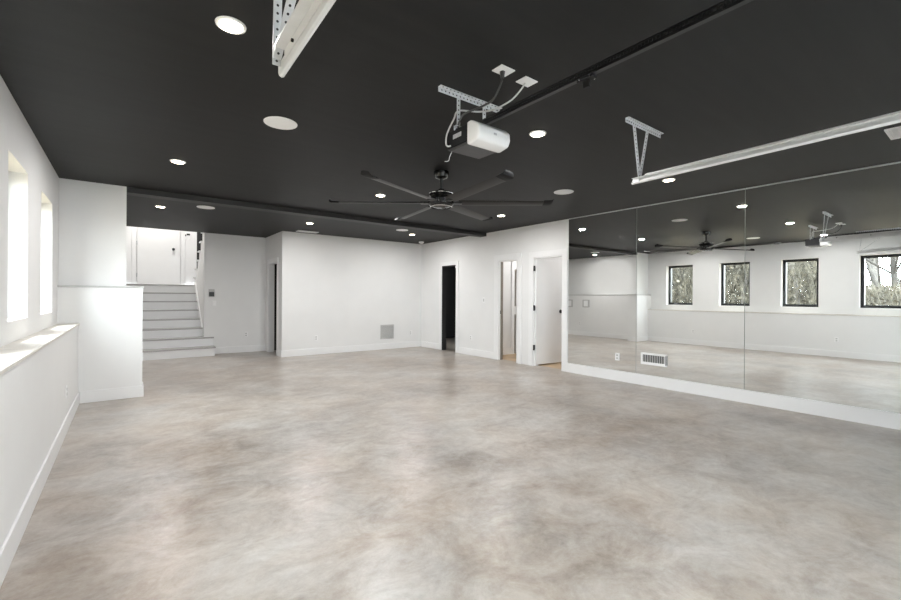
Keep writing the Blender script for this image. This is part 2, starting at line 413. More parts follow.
S('wall_hall_far', MB().box(6.441, 6.80, 7.1, 7.17, 0, H).box(6.80, 6.93, 7.1, 7.17, 2.15, H).box(6.93, 7.30, 7.1, 7.17, 0, H).box(7.30, 7.42, 7.1, 7.17, 2.0, H).box(7.30, 7.42, 7.1, 7.17, 0.93, 1.12).box(7.42, 8.9, 7.1, 7.17, 0, H), WALL, 'white far wall of the small hall')
S('wall_hall_recess', B(6.6, 7.8, 7.171, 7.199, 0, H), TAUPE, 'taupe surface seen through the gaps of the hall wall')
baseb('baseboard_hall', 6.95, 7.29, 7.085, 7.0995, 0, BH, label='white baseboard in the small hall')
casing = MB().box(7.2, 7.29, 7.075, 7.0845, 0, 2.2)
S('trim_5', casing, TRIM, 'white casing in the small hall')

# ------------------------------------------------------------------ stairs
st = empty('staircase', (0.7, 10.68, 0), 'white staircase with grey treads rising beyond the alcove, two wider steps at the bottom', 'staircase')
RIS, TRD, Y0 = 0.2, 0.263, 10.68
def ynose(k): return Y0 + TRD*k
for k in range(7):
    y = ynose(k); x1 = 1.575 if k < 2 else SX-0.001
    y2 = y + TRD + 0.02 if not (k < 2) else YC - 0.016
    ytop = y + TRD + 0.02
    if k < 2:
        MB().box(-0.28, 1.575, y, min(ytop, YC-0.016), RIS*k+0.0005, RIS*(k+1)-0.028).build('riser', TRIM, st)
        mb = MB().box(-0.28, 1.59, y-0.03, min(ytop, YC-0.016), RIS*(k+1)-0.028, RIS*(k+1))
        if ytop > YC-0.016: mb.box(-0.018, SX-0.002, YC-0.016, ytop, RIS*(k+1)-0.028, RIS*(k+1))
        mb.build('tread', TREADM, st, bevel=0.004)
    else:
        MB().box(-0.018, x1, y, y+0.02, RIS*k, RIS*(k+1)-0.028).build('riser', TRIM, st)
        MB().box(-0.018, x1, y-0.03, ytop, RIS*(k+1)-0.028, RIS*(k+1)).build('tread', TREADM, st, bevel=0.004)
y = ynose(7)
MB().box(-0.018, SX-0.001, y, y+0.02, RIS*7, LZ-0.03).build('riser', TRIM, st)
MB().box(-0.018, 2.498, y-0.03, 13.655, LZ-0.03, LZ).build('landing', TREADM, st)
MB().prism([(ynose(2)-0.02, 0.40), (ynose(2)-0.02, 0.62), (ynose(7)-0.02, 1.72), (12.62, 1.72), (12.62, 1.60)], SX-0.02, SX-0.0015, 'X').build('stringer', TRIM, st)
up = empty('upper_stair_flight', (1.95, 12.6, LZ), 'white upper stair flight seen as a sawtooth edge beside the lower steps', 'staircase')
for k in range(6):
    ya = 12.66-0.27*k
    MB().box(SX+0.0, 2.498, ya-0.27, ya-0.25, LZ+0.2*k+0.001, LZ+0.2*(k+1)-0.03).prism([(ya-0.001, LZ+0.2*k-0.2 if k else LZ+0.001), (ya-0.001, LZ+0.2*(k+1)-0.03), (ya-0.27, LZ+0.2*(k+1)-0.03), (ya-0.27, LZ+0.2*k if k else LZ+0.001)], SX-0.0005, SX+0.03, 'X').build('riser', TRIM, up)
    MB().box(SX-0.035, 2.498, ya-0.25, ya+0.025, LZ+0.2*(k+1)-0.03, LZ+0.2*(k+1)).build('tread', TRIM, up, bevel=0.004)

# landing door
d5 = tag(empty('door_5', (0.7, 13.7, LZ)), 'white door with black knob at the top of the stairs', 'door', kind='structure')
MB().box(0.22, 1.17, 13.655, 13.69, LZ+0.012, LZ+2.06).build('leaf', DOORM, d5, bevel=0.003)
for xx in (0.11, 1.18): MB().box(xx, xx+0.1, 13.675, 13.6995, LZ, LZ+2.18).build('casing', TRIM, d5, bevel=0.003)
MB().box(0.21, 1.18, 13.675, 13.6995, LZ+2.08, LZ+2.18).build('casing', TRIM, d5, bevel=0.003)
for z in (1.86, 2.69, 3.45): MB().cyl((0.217, 13.648, z-0.05), (0.217, 13.648, z+0.05), 0.012, n=10).build('hinge', GALV, d5)
MB().lathe((1.01, 13.655, 2.575), [(0.035,0.0),(0.035,-0.012),(0.012,-0.014),(0.012,-0.03),(0.03,-0.04),(0.03,-0.065),(0.015,-0.07)], n=20, axis='Y').build('knob', BLACK, d5, smooth=True)
sw = empty('switch_plate', (1.31, 13.7, 2.98), 'white switch plate with two dark rockers on the landing wall', 'switch')
MB().box(1.20, 1.42, 13.69, 13.6995, 2.88, 3.05).build('plate', PLAST, sw, bevel=0.002)
for xx, zz in ((1.225, 2.955), (1.315, 2.985)): MB().box(xx, xx+0.08, 13.682, 13.69, zz, zz+0.05).build('rocker', BLACK, sw, bevel=0.002)

# ------------------------------------------------------------------ windows
for i, (a_, b_) in enumerate(WIN):
    w = tag(empty('window_%d' % (len(WIN)-i), (-0.80, (a_+b_)/2, (WZ0+WZ1)/2)), 'black framed fixed window in a deep white reveal', 'window', kind='structure')  # the highest-numbered window is added out of view for daylight
    f = 0.065
    MB().box(-0.90, -0.80, a_+0.001, a_+f, WZ0+0.001, WZ1-0.001).box(-0.90, -0.80, b_-f, b_-0.001, WZ0+0.001, WZ1-0.001)\
        .box(-0.90, -0.80, a_+f, b_-f, WZ0+0.001, WZ0+f).box(-0.90, -0.80, a_+f, b_-f, WZ1-f, WZ1-0.001).build('window_frame', WFRAME, w)
    MB().box(-0.872, -0.868, a_+f, b_-f, WZ0+f, WZ1-f).build('glass_pane', GLASS, w)

# ------------------------------------------------------------------ wall mirrors
mirr = [(3.513, 4.79, 'leftmost frameless wall mirror, next to the white hinged door'),
        (2.057, 3.511, 'middle frameless wall mirror with a register cut into its lower left'),
        (-0.40, 2.055, 'rightmost frameless wall mirror, running out of the frame')]
for (ya, yb, lab) in mirr:
    t = empty('wall_mirror', (6.31, (ya+yb)/2, 0.17), lab, 'mirror', 'frameless mirrors on the right wall')
    MB().box(6.3004, 6.3006, ya+0.002, yb-0.002, 0.171, H-0.006).build('reflective_face', MIRROR, t)
    MB().box(6.296, 6.3003, ya+0.002, yb-0.002, H-0.018, H-0.001).build('top_channel', GALV, t)
    MB().box(6.3008, 6.3185, ya+0.001, yb-0.001, 0.1695, H-0.004).build('glass_edge', MEDGE, t)
reg = empty('floor_register', (6.30, 3.23, 0.40), 'white framed air register set into the mirrored wall near the floor', 'vent')
ry0, ry1, rz0, rz1 = 3.035, 3.43, 0.325, 0.505
MB().box(6.292, 6.3, ry0, ry1, rz0, rz0+0.04).box(6.292, 6.3, ry0, ry1, rz1-0.03, rz1).box(6.292, 6.3, ry0, ry0+0.035, rz0+0.04, rz1-0.03).box(6.292, 6.3, ry1-0.03, ry1, rz0+0.04, rz1-0.03).build('frame', PLAST, reg)
MB().box(6.297, 6.3, ry0+0.035, ry1-0.03, rz0+0.04, rz1-0.03).build('backing', OPENG, reg)
mb = MB()
for k in range(12):
    yy = ry0+0.05+k*0.0265; mb.box(6.293, 6.297, yy, yy+0.009, rz0+0.04, rz1-0.03)
mb.build('louvre', GRILLE, reg)
MB().box(6.275, 6.292, ry0+0.004, ry0+0.01, rz0+0.02, rz1-0.02).build('damper_lever', OPENG, reg)

def plate(name, x, y, z, face, label, cat, kind_='outlet', w=0.075, h=0.118, group=None, zc=None):
    """face: '-X', '+X' or '-Y'"""
    e = empty(name, (x, y, z), label, cat, group)
    def bx(u0, u1, v0, v1, d0, d1):
        if face == '-X': return MB().box(x-d1, x-d0, y+u0, y+u1, z+v0, z+v1)
        if face == '+X': return MB().box(x+d0, x+d1, y+u0, y+u1, z+v0, z+v1)
        return MB().box(x+u0, x+u1, y-d1, y-d0, z+v0, z+v1)
    bx(-w/2, w/2, -h/2, h/2, 0.0004, 0.007).build('plate', PLAST, e, bevel=0.002)
    if kind_ == 'outlet':
        for v in (-0.024, 0.024): bx(-0.016, 0.016, v-0.014, v+0.014, 0.007, 0.0095).build('socket', GRILLE, e, bevel=0.001)
    else:
        bx(-0.016, 0.016, -0.032, 0.032, 0.007, 0.010).build('rocker', PLAST if kind_ == 'switch' else GRILLE, e, bevel=0.001)
    return e
plate('outlet', 6.299, 3.825, 0.388, '-X', 'white outlet cut into the leftmost mirror', 'outlet')
plate('outlet', 3.457, YB, 0.38, '-Y', 'white outlet low on the back wall, left of the return grille', 'outlet')
plate('outlet', 5.99, YB, 0.38, '-Y', 'white outlet low on the back wall, right of the return grille', 'outlet')
plate('outlet', RX, 7.51, 0.40, '-X', 'white outlet between the dark doorway and the next doorway', 'outlet')
plate('outlet', 2.27, YC, 0.42, '-Y', 'white outlet low on the wall right of the stairs', 'outlet')
plate('light_switch', RX, 7.07, 1.27, '-X', 'white light switch on the wall left of the narrow doorway', 'switch', 'grey')
plate('light_switch', 1.60, YC, 1.16, '-Y', 'white light switch below the black thermostat', 'switch', 'switch')
t = empty('light_switch', (-0.30, 9.75, 1.13), 'grey framed white switch in the leftmost mirror, closer to the door', 'switch')
MB().box(-0.2995, -0.29, 9.75-0.14, 9.75+0.14, 1.0, 1.27).build('frame', GRILLE, t, bevel=0.002)
MB().box(-0.29, -0.282, 9.75-0.085, 9.75+0.085, 1.035, 1.235).build('plate', PLAST, t, bevel=0.002)
MB().box(-0.282, -0.278, 9.75-0.02, 9.75+0.02, 1.10, 1.17).build('rocker', PLAST, t, bevel=0.001)
t = empty('light_switch', (-0.30, 9.05, 1.13), 'grey framed white switch in the leftmost mirror, farther from the door', 'switch')
MB().box(-0.2995, -0.29, 9.05-0.14, 9.05+0.14, 1.0, 1.27).build('frame', GRILLE, t, bevel=0.002)
MB().box(-0.29, -0.282, 9.05-0.085, 9.05+0.085, 1.035, 1.235).build('plate', PLAST, t, bevel=0.002)
MB().box(-0.282, -0.278, 9.05-0.02, 9.05+0.02, 1.10, 1.17).build('rocker', PLAST, t, bevel=0.001)
plate('outlet', -0.30, 9.3, 0.42, '+X', 'white outlet low on the alcove wall below the switch boxes', 'outlet')
plate('outlet', LL, 5.55, 0.39, '+X', 'white outlet on the lower window wall near the return wall', 'outlet')
plate('outlet', LL, 2.42, 0.40, '+X', 'white outlet on the lower window wall below the third window', 'outlet')
th = empty('thermostat', (1.545, YC, 1.38), 'black thermostat on a grey plate beside the stairs', 'thermostat')
MB().box(1.485, 1.605, YC-0.008, YC-0.0005, 1.31, 1.48).build('plate', GRILLE, th, bevel=0.002)
MB().box(1.495, 1.595, YC-0.028, YC-0.008, 1.315, 1.415).build('display', BLACK, th, bevel=0.004)

gr = empty('return_grille', (5.29, YB, 0.44), 'square pale grey return air grille low on the back wall', 'vent')
gx0, gx1, gz0, gz1 = 5.10, 5.485, 0.262, 0.622
MB().box(gx0, gx1, YB-0.01, YB-0.0005, gz0, gz0+0.025).box(gx0, gx1, YB-0.01, YB-0.0005, gz1-0.025, gz1).box(gx0, gx0+0.025, YB-0.01, YB-0.0005, gz0+0.025, gz1-0.025).box(gx1-0.025, gx1, YB-0.01, YB-0.0005, gz0+0.025, gz1-0.025).build('frame', GRILLE, gr)
mb = MB()
for k in range(20):
    z = gz0+0.03+k*0.0152; mb.prism([(YB-0.009, z), (YB-0.001, z+0.010), (YB-0.001, z+0.012), (YB-0.009, z+0.003)], gx0+0.025, gx1-0.025, 'X')
mb.build('louvre', GRILLE, gr)

# ------------------------------------------------------------------ ceiling fittings
GX = (0.43, 2.82, 5.15); GY = (2.475, 5.33, 8.21)
names = {(0,0): 'lit recessed ceiling light nearest the camera on the left, above the left door track', (1,0): 'lit recessed ceiling light just right of the garage door opener',
 (2,0): 'lit recessed ceiling light above the right door track', (0,1): 'lit recessed ceiling light near the left wall, between fan and stairs side',
 (1,1): 'lit recessed ceiling light left of the fan, between its blades', (2,1): 'lit recessed ceiling light right of the fan below its long blade',
 (0,2): 'lit recessed ceiling light beyond the beam in front of the stairs', (1,2): 'lit recessed ceiling light beyond the beam above the ceiling register',
 (2,2): 'lit recessed ceiling light beyond the beam near the back right corner'}
POT = 20.0
for i, x in enumerate(GX):
    for j, y in enumerate(GY):
        t = empty('recessed_light', (x, y, H), names[(i, j)], 'light', 'recessed lights in a grid on the charcoal ceiling')
        MB().lathe((x, y, 0), [(0.062, H-0.0005), (0.074, H-0.002), (0.072, H-0.008), (0.058, H-0.010)], n=40).build('trim_ring', PLAST, t, smooth=True)
        MB().lathe((x, y, 0), [(0.056, H-0.003), (0.057, H-0.010), (0.056, H-0.0125), (0.03, H-0.0135)], n=40).build('lens', LENSE, t)
        ld = bpy.data.lights.new('recessed_lamp', 'AREA'); ld.shape = 'DISK'; ld.size = 0.10; ld.energy = POT; ld.color = (1.0, 0.985, 0.97)
        lo = bpy.data.objects.new('recessed_lamp', ld); col.objects.link(lo); lo.parent = t; lo.location = (0, 0, -0.016)
for (x, y, lab) in [(1.0, 3.62, 'round white in-ceiling speaker near the left door track'), (4.65, 3.62, 'round white in-ceiling speaker right of the fan'),
                    (1.01, 7.81, 'round white in-ceiling speaker beyond the beam near the stairs'), (4.65, 7.81, 'round white in-ceiling speaker beyond the beam near the back corner')]:
    t = empty('ceiling_speaker', (x, y, H), lab, 'speaker', 'round white speakers in the ceiling')
    MB().lathe((x, y, 0), [(0.126, H-0.0005), (0.130, H-0.003), (0.128, H-0.008), (0.120, H-0.008)], n=48).build('rim', PLAST, t, smooth=True)
    MB().lathe((x, y, 0), [(0.119, H-0.006), (0.117, H-0.009), (0.05, H-0.0095)], n=48).build('grille', SPKM, t)
def register(x0, x1, y0, y1, lab):
    t = empty('ceiling_register', ((x0+x1)/2, (y0+y1)/2, H), lab, 'vent')
    f = 0.022
    MB().box(x0, x1, y0, y0+f, H-0.012, H-0.0005).box(x0, x1, y1-f, y1, H-0.012, H-0.0005).box(x0, x0+f, y0+f, y1-f, H-0.012, H-0.0005).box(x1-f, x1, y0+f, y1-f, H-0.012, H-0.0005).build('frame', PLAST, t)
    MB().box(x0+f, x1-f, y0+f, y1-f, H-0.004, H-0.0008).build('backing', PLAST, t)
    mb = MB(); n = 8
    for k in range(n):
        yy = y0+f+(y1-y0-2*f)*(k+0.1)/n; mb.prism([(yy, H-0.011), (yy+0.012, H-0.004), (yy+0.014, H-0.005), (yy+0.003, H-0.012)], x0+f, x1-f, 'X')
    mb.build('louvre', PLAST, t)
register(2.93, 3.38, 9.23, 9.42, 'white rectangular ceiling register near the top of the back wall')
register(5.02, 5.36, 0.36, 0.64, 'white ceiling register beside the right door track at the frame edge')
sd = empty('smoke_detector', (6.02, 9.15, H), 'small round white detector on the ceiling in the back right corner', 'detector')
MB().lathe((6.02, 9.15, 0), [(0.065, H-0.0005), (0.067, H-0.012), (0.06, H-0.035)], n=32).build('body', PLAST, sd, smooth=True)
MB().lathe((6.02, 9.15, 0), [(0.045, H-0.0352), (0.04, H-0.048), (0.02, H-0.05)], n=32).build('cap', PLAST, sd, smooth=True)

# ------------------------------------------------------------------ ceiling fan
FX, FYc, FZ = 2.83, 3.90, 2.40
fan = empty('ceiling_fan', (FX, FYc, H), 'large six-bladed dark ceiling fan hanging in the middle of the room', 'fan')
MB().lathe((FX, FYc, 0), [(0.05, H-0.0005), (0.085, H-0.004), (0.088, H-0.03), (0.07, H-0.07), (0.035, H-0.085)], n=40).build('canopy', FANH, fan, smooth=True)
MB().cyl((FX, FYc, H-0.085), (FX, FYc, FZ+0.148), 0.017).build('downrod', BLACK, fan, smooth=True)
MB().lathe((FX, FYc, 0), [(0.03, FZ+0.15), (0.045, FZ+0.13), (0.10, FZ+0.12), (0.132, FZ+0.10), (0.138, FZ+0.07), (0.12, FZ+0.05), (0.145, FZ+0.03), (0.148, FZ-0.01), (0.14, FZ-0.03), (0.12, FZ-0.045), (0.06, FZ-0.06)], n=48).build('motor_housing', FANH, fan, smooth=True)
MB().lathe((FX, FYc, 0), [(0.12, FZ-0.045), (0.124, FZ-0.05), (0.118, FZ-0.056), (0.119, FZ-0.045)], n=48, caps=False).build('trim_band', CHROME, fan, smooth=True)
MB().lathe((FX, FYc, 0), [(0.134, FZ+0.104), (0.140, FZ+0.099), (0.137, FZ+0.092), (0.132, FZ+0.098)], n=48, caps=False).build('trim_band', CHROME, fan, smooth=True)
RB = 1.25
for k in range(6):
    a = math.radians(22 + 60*k)
    R = Matrix.Rotation(a, 4, 'Z')
    # blade: hollow-section aerofoil, twisted 12 degrees
    mb = MB(); rings = []
    for r, w, tw in ((0.20, 0.085, 14), (0.45, 0.082, 13), (0.8, 0.078, 12), (RB-0.098, 0.074, 11)):
        ring = []
        T = Matrix.Rotation(math.radians(-tw), 4, 'X')
        for (u, v) in ((-0.5, 0.0), (-0.42, 0.05), (-0.2, 0.085), (0.1, 0.08), (0.35, 0.04), (0.5, 0.0), (0.35, -0.03), (0.0, -0.04), (-0.35, -0.035)):
            p = T @ Vector((0, u*w*1.7, v*w*1.7)); ring.append(mb.bm.verts.new(R @ Vector((r, p.y, p.z)) + Vector((FX, FYc, FZ-0.005))))
        rings.append(ring)
    for A_, B_ in zip(rings, rings[1:]):
        for i in range(9): mb.bm.faces.new([A_[i], A_[(i+1)%9], B_[(i+1)%9], B_[i]])
    mb.bm.faces.new(rings[0][::-1]); mb.bm.faces.new(rings[-1])
    bl = mb.build('blade', FANM, fan, smooth=True)
    c0 = Vector((FX, FYc, FZ-0.005))
    MB().bar(c0 + R @ Vector((0.13, 0, 0.0)), c0 + R @ Vector((0.235, 0, -0.002)), 0.07, 0.022, R @ Vector((0,1,0))).build('blade_bracket', BLACK, fan, bevel=0.003)
    # upturned tip cap
    mb = MB(); T = Matrix.Rotation(math.radians(-11), 4, 'X')
    rings = []
    for r, s_, lift in ((RB-0.10, 1.03, 0), (RB-0.052, 1.10, 0), (RB-0.02, 1.12, 0.0), (RB+0.0, 1.0, 0.008), (RB+0.012, 0.75, 0.03)):
        ring = []
        for (u, v) in ((-0.5, 0.0), (-0.42, 0.09), (-0.2, 0.12), (0.1, 0.11), (0.35, 0.08), (0.5, 0.0), (0.35, -0.05), (0.0, -0.06), (-0.35, -0.05)):
            p = T @ Vector((0, u*0.126*s_, v*0.126*s_)); ring.append(mb.bm.verts.new(R @ Vector((r, p.y, p.z+lift)) + c0))
        rings.append(ring)
    for A_, B_ in zip(rings, rings[1:]):
        for i in range(9): mb.bm.faces.new([A_[i], A_[(i+1)%9], B_[(i+1)%9], B_[i]])
    mb.bm.faces.new(rings[0][::-1]); mb.bm.faces.new(rings[-1])
    tp = mb.build('tip_cap', OPENB, bl, smooth=True)

# ------------------------------------------------------------------ perforated steel
def perf(parent, name, p0, p1, w, side, t=0.0025, lip=0.0, pitch=0.032, hr=0.0055, off=0.0):
    """perforated strap: a flat bar with two-sided dark punched holes; optional angle lip"""
    p0, p1 = Vector(p0), Vector(p1); d = (p1-p0); L = d.length; d.normalize()
    sd = Vector(side); sd = (sd - d*sd.dot(d)).normalized(); nn = d.cross(sd)
    mb = MB().bar(p0, p1, w, t, side)
    if lip:
        q0 = p0 + sd*(w/2-t/2) + nn*(lip/2); q1 = p1 + sd*(w/2-t/2) + nn*(lip/2)
        mb.bar(q0, q1, lip, t, nn)
    nf = len(mb.bm.faces); n = int(L/pitch)
    for i in range(n):
        c = p0 + d*(pitch*(i+0.5)+(L-n*pitch)/2) + sd*off
        mb.cyl(c-nn*(t/2+0.0004), c+nn*(t/2+0.0004), hr, n=8)
        if lip:
            c2 = p0 + d*(pitch*(i+0.5)+(L-n*pitch)/2) + sd*(w/2-t/2) + nn*(lip*0.55)
            mb.cyl(c2-sd*(t/2+0.0004), c2+sd*(t/2+0.0004), hr, n=8)
    mb.bm.faces.ensure_lookup_table()
    for fc in mb.bm.faces[nf:]: fc.material_index = 1
    o = mb.build(name, GALV, parent)
    o.data.materials.append(HOLE)
    return o

# ------------------------------------------------------------------ garage door opener
op = empty('garage_door_opener', (1.96, 2.27, 2.36), 'black and white garage door opener hung from the ceiling on steel straps', 'opener')
bx0, bx1, by0, by1, bz0, bz1 = 1.805, 2.085, 2.20, 2.42, 2.362, 2.492
MB().box(bx0, bx1, by0, by1, bz0+0.012, bz1).build('case', OPENB, op, bevel=0.006)
MB().prism([(by0, bz0+0.012), (by1, bz0+0.012), (by1-0.03, bz0-0.006), (by0, bz0-0.006)], bx0+0.004, bx1-0.004, 'X').build('base_cover', OPENG, op, bevel=0.003)
MB().prism([(by0, bz0-0.012), (by0, bz1+0.010), (by0-0.04, bz1+0.012), (by0-0.09, bz1-0.015), (by0-0.125, bz0+0.085), (by0-0.13, bz0+0.035), (by0-0.11, bz0-0.004), (by0-0.03, bz0-0.018)], bx0-0.004, bx1+0.004, 'X').build('light_lens', LENSM, op, bevel=0.014, smooth=True, segs=3)
MB().box(bx0-0.002, bx0, by0+0.06, by0+0.15, bz0+0.065, bz0+0.095).build('label_plate', LABEL, op)
MB().box(1.93, 1.955, by0-0.1315, by0-0.128, bz0+0.045, bz0+0.058).build('logo_badge', LABEL, op)
perf(op, 'ceiling_strut', (1.665, 2.335, 2.732), (2.235, 2.335, 2.732), 0.034, (0,0,1), lip=0.03)
perf(op, 'hanger_strap', (1.845, 2.342, 2.735), (1.845, 2.342, 2.48), 0.03, (1,0,0))
perf(op, 'hanger_strap', (2.085, 2.342, 2.735), (2.085, 2.342, 2.48), 0.03, (1,0,0))
perf(op, 'mount_angle', (bx0-0.01, 2.33, 2.498), (bx1+0.01, 2.33, 2.498), 0.03, (0,0,1), lip=0.026)
MB().box(bx0+0.06, bx1-0.06, 2.215, 2.31, bz1, bz1+0.03).build('chain_sprocket_cover', OPENB, op, bevel=0.004)
MB().tube([(1.84, 2.41, 2.366), (1.835, 2.43, 2.33), (1.83, 2.435, 2.305), (1.80, 2.44, 2.295)], 0.0025, n=6).build('antenna_wire', CABW, op)
rail = MB().box(1.948, 1.976, FY+0.06, 2.22, 2.515, 2.522).box(1.959, 1.965, FY+0.06, 2.22, 2.522, 2.552).box(1.950, 1.974, FY+0.06, 2.22, 2.552, 2.557)
ch = rail
n = 100
for i in range(170):
    y = -0.95 + i*0.018
    ch.box(1.940, 1.946, y, y+0.011, 2.528, 2.540)
    ch.box(1.978, 1.984, y, y+0.011, 2.528, 2.540)
rail = rail.build('rail', BLACK, op)
tr = MB().box(1.94, 1.984, 1.33, 1.43, 2.498, 2.514).box(1.955, 1.969, 1.36, 1.40, 2.46, 2.498).build('trolley', OPENB, op, bevel=0.003)
for yy in (1.35, 1.41): MB().cyl((1.935, yy, 2.506), (1.99, yy, 2.506), 0.006, n=10).build('bolt', CHROME, tr)
MB().cyl((1.935, 0.72, 2.53), (1.99, 0.72, 2.53), 0.007, n=10).build('rail_bolt', CHROME, rail)

# power cables and their ceiling boxes
def cplate(x, y, lab, darkc):
    t = empty('ceiling_outlet', (x, y, H), lab, 'outlet')
    MB().box(x-0.058, x+0.058, y-0.045, y+0.045, H-0.007, H-0.0005).build('plate', PLAST, t, bevel=0.002)
    return t
c1_ = cplate(1.868, 1.92, 'white square ceiling outlet with the black cord plugged in', True)
MB().cyl((1.868, 1.93, H-0.007), (1.868, 1.93, H-0.045), 0.017, 0.012, n=16).build('plug', CABB, c1_, smooth=True)
c2_ = cplate(2.085, 1.925, 'white square ceiling outlet feeding the white cable', False)
tag(MB().tube([(1.868, 1.93, H-0.045), (1.866, 1.95, 2.66), (1.87, 2.02, 2.60), (1.86, 2.14, 2.59), (1.83, 2.26, 2.58), (1.815, 2.30, 2.53), (1.825, 2.32, 2.496)], 0.0068, n=8).build('power_cord', CABB, None, smooth=True), 'black cord from a ceiling outlet to the garage opener', 'cord')
tag(MB().tube([(2.085, 1.94, H-0.008), (2.07, 1.97, 2.70), (2.06, 2.05, 2.66), (2.04, 2.20, 2.645), (1.98, 2.30, 2.65), (1.86, 2.36, 2.645), (1.825, 2.37, 2.58), (1.79, 2.40, 2.48), (1.78, 2.40, 2.41), (1.785, 2.385, 2.385), (1.804, 2.375, 2.39)], 0.0058, n=8).build('power_cord', CABW, None, smooth=True), 'white cable looping from a ceiling outlet round the garage opener strap', 'cord')

# ------------------------------------------------------------------ garage door tracks
def track(x, sgn, lab, tilt):
    """sgn=+1: the door lies toward +X"""
    yE = 1.93; zb = 2.285
    t = empty('garage_door_track', (x, 0.5, zb), lab, 'track', 'garage door tracks hung from the ceiling')
    def P(pr):
        mb = MB(); path = [(yE, 0.0), (-0.75, 0.0)]
        R_ = 0.33; zt = zb + tilt*(yE+0.75); path = [(yE, zb)] + [(-0.75 - R_*math.sin(math.radians(a)), zt - R_ + R_*math.cos(math.radians(a))) for a in range(0, 91, 10)] + [(-0.75-R_, 0.05)]
        rings = []
        for i, (y, z) in enumerate(path):
            a = Vector(path[min(i+1, len(path)-1)]) - Vector(path[max(i-1, 0)]); a.normalize()
            nrm = Vector((-a.y, a.x))*-1     # outward/up
            rings.append([mb.bm.verts.new((x + sgn*u, y + nrm.x*v, z + nrm.y*v)) for (u, v) in pr])
        m_ = len(pr)
        for A_, B_ in zip(rings, rings[1:]):
            for i in range(m_): mb.bm.faces.new([A_[i], A_[(i+1)%m_], B_[(i+1)%m_], B_[i]])
        mb.bm.faces.new(rings[0][::-1]); mb.bm.faces.new(rings[-1])
        return mb
    th_ = 0.003
    prof = [(0.028, 0.014), (0.024, 0.004), (0.014, -0.001), (0.004, 0.004), (0.0, 0.014), (0.0, 0.050), (0.012, 0.056), (0.026, 0.050)]
    inner = [(u*0.80+0.003, v*0.86+0.0042) for (u, v) in prof][::-1]
    P(prof + inner).build('channel', TRACKM, t, smooth=True)
    ya_, yb_ = -0.7, yE-0.10; dz = tilt*(yb_-ya_)
    mb = MB()
    for (u0, u1, v0, v1) in ((-0.0035, -0.0005, 0.022, 0.068), (-0.045, -0.0035, 0.065, 0.068)):
        q = []
        for (yy, zz) in ((ya_, zb+dz+0.003), (yb_, zb+0.003)):
            q += [mb.bm.verts.new((x+sgn*u, yy, zz+v)) for (u, v) in ((u0, v0), (u1, v0), (u1, v1), (u0, v1))]
        for f_ in [(3,2,1,0),(4,5,6,7),(0,1,5,4),(1,2,6,5),(2,3,7,6),(3,0,4,7)]: mb.bm.faces.new([q[i] for i in f_])
    mb.build('angle_rail', TRACKM, t)
    for yy in (0.22, 0.62): MB().cyl((x-sgn*0.012, yE-yy, zb+0.05), (x-sgn*0.0035, yE-yy, zb+0.05), 0.007, n=8).build('bolt', HOLE, t)
    xc = x - sgn*0.012
    return t, xc, yE, zb
tl, xc, yE, zb = track(0.522, 1, 'left white steel garage door track, hanging into the top of the frame', 0.028)
perf(tl, 'ceiling_strut', (0.50, 1.30, 2.732), (0.50, 1.95, 2.732), 0.034, (0,0,1), lip=0.03)
perf(tl, 'hanger_strap', (0.50, 1.852, 2.73), (0.505, 1.895, 2.312), 0.034, (1,0,0))
perf(tl, 'diagonal_strap', (0.512, 1.40, 2.73), (0.504, 1.885, 2.335), 0.034, (1,0,0))
trk, xc, yE, zb = track(3.40, -1, 'right white steel garage door track crossing the ceiling toward the mirrors', 0.014)
perf(trk, 'ceiling_strut', (3.115, 1.835, 2.732), (3.67, 1.835, 2.732), 0.034, (0,0,1), lip=0.03)
perf(trk, 'hanger_strap', (3.255, 1.842, 2.73), (3.408, 1.875, 2.30), 0.04, (1,0,0))
perf(trk, 'hanger_strap', (3.475, 1.848, 2.73), (3.415, 1.885, 2.30), 0.04, (1,0,0))

# garage door behind the camera: black aluminium frame with frosted panes added to bring in daylight
gd = tag(empty('door_6', (1.975, FY-0.05, 0)), 'closed garage door, glass panels added for fill daylight', 'door', kind='structure')
for r in range(4):
    z0 = 0.02 + r*0.53
    mb = MB().box(0.605, 3.345, FY-0.06, FY-0.02, z0, z0+0.05).box(0.605, 3.345, FY-0.06, FY-0.02, z0+0.47, z0+0.525)
    for c in range(5):
        x = 0.605 + c*(2.74-0.06)/4; mb.box(x, x+0.06, FY-0.06, FY-0.02, z0+0.05, z0+0.47)
    sec = mb.build('door_section', WFRAME, gd)
    MB().box(0.62, 3.33, FY-0.043, FY-0.037, z0+0.05, z0+0.47).build('glass_pane', FROST, sec)

# ------------------------------------------------------------------ outdoors
S('ground', B(-60, -0.955, -30, 60, -0.3, -0.02), EARTH, 'leaf littered ground under the trees')
S('driveway', B(-0.9, 12, -30, FY-0.16, -0.2, -0.02), DRIVE, 'pale concrete driveway outside the garage door')

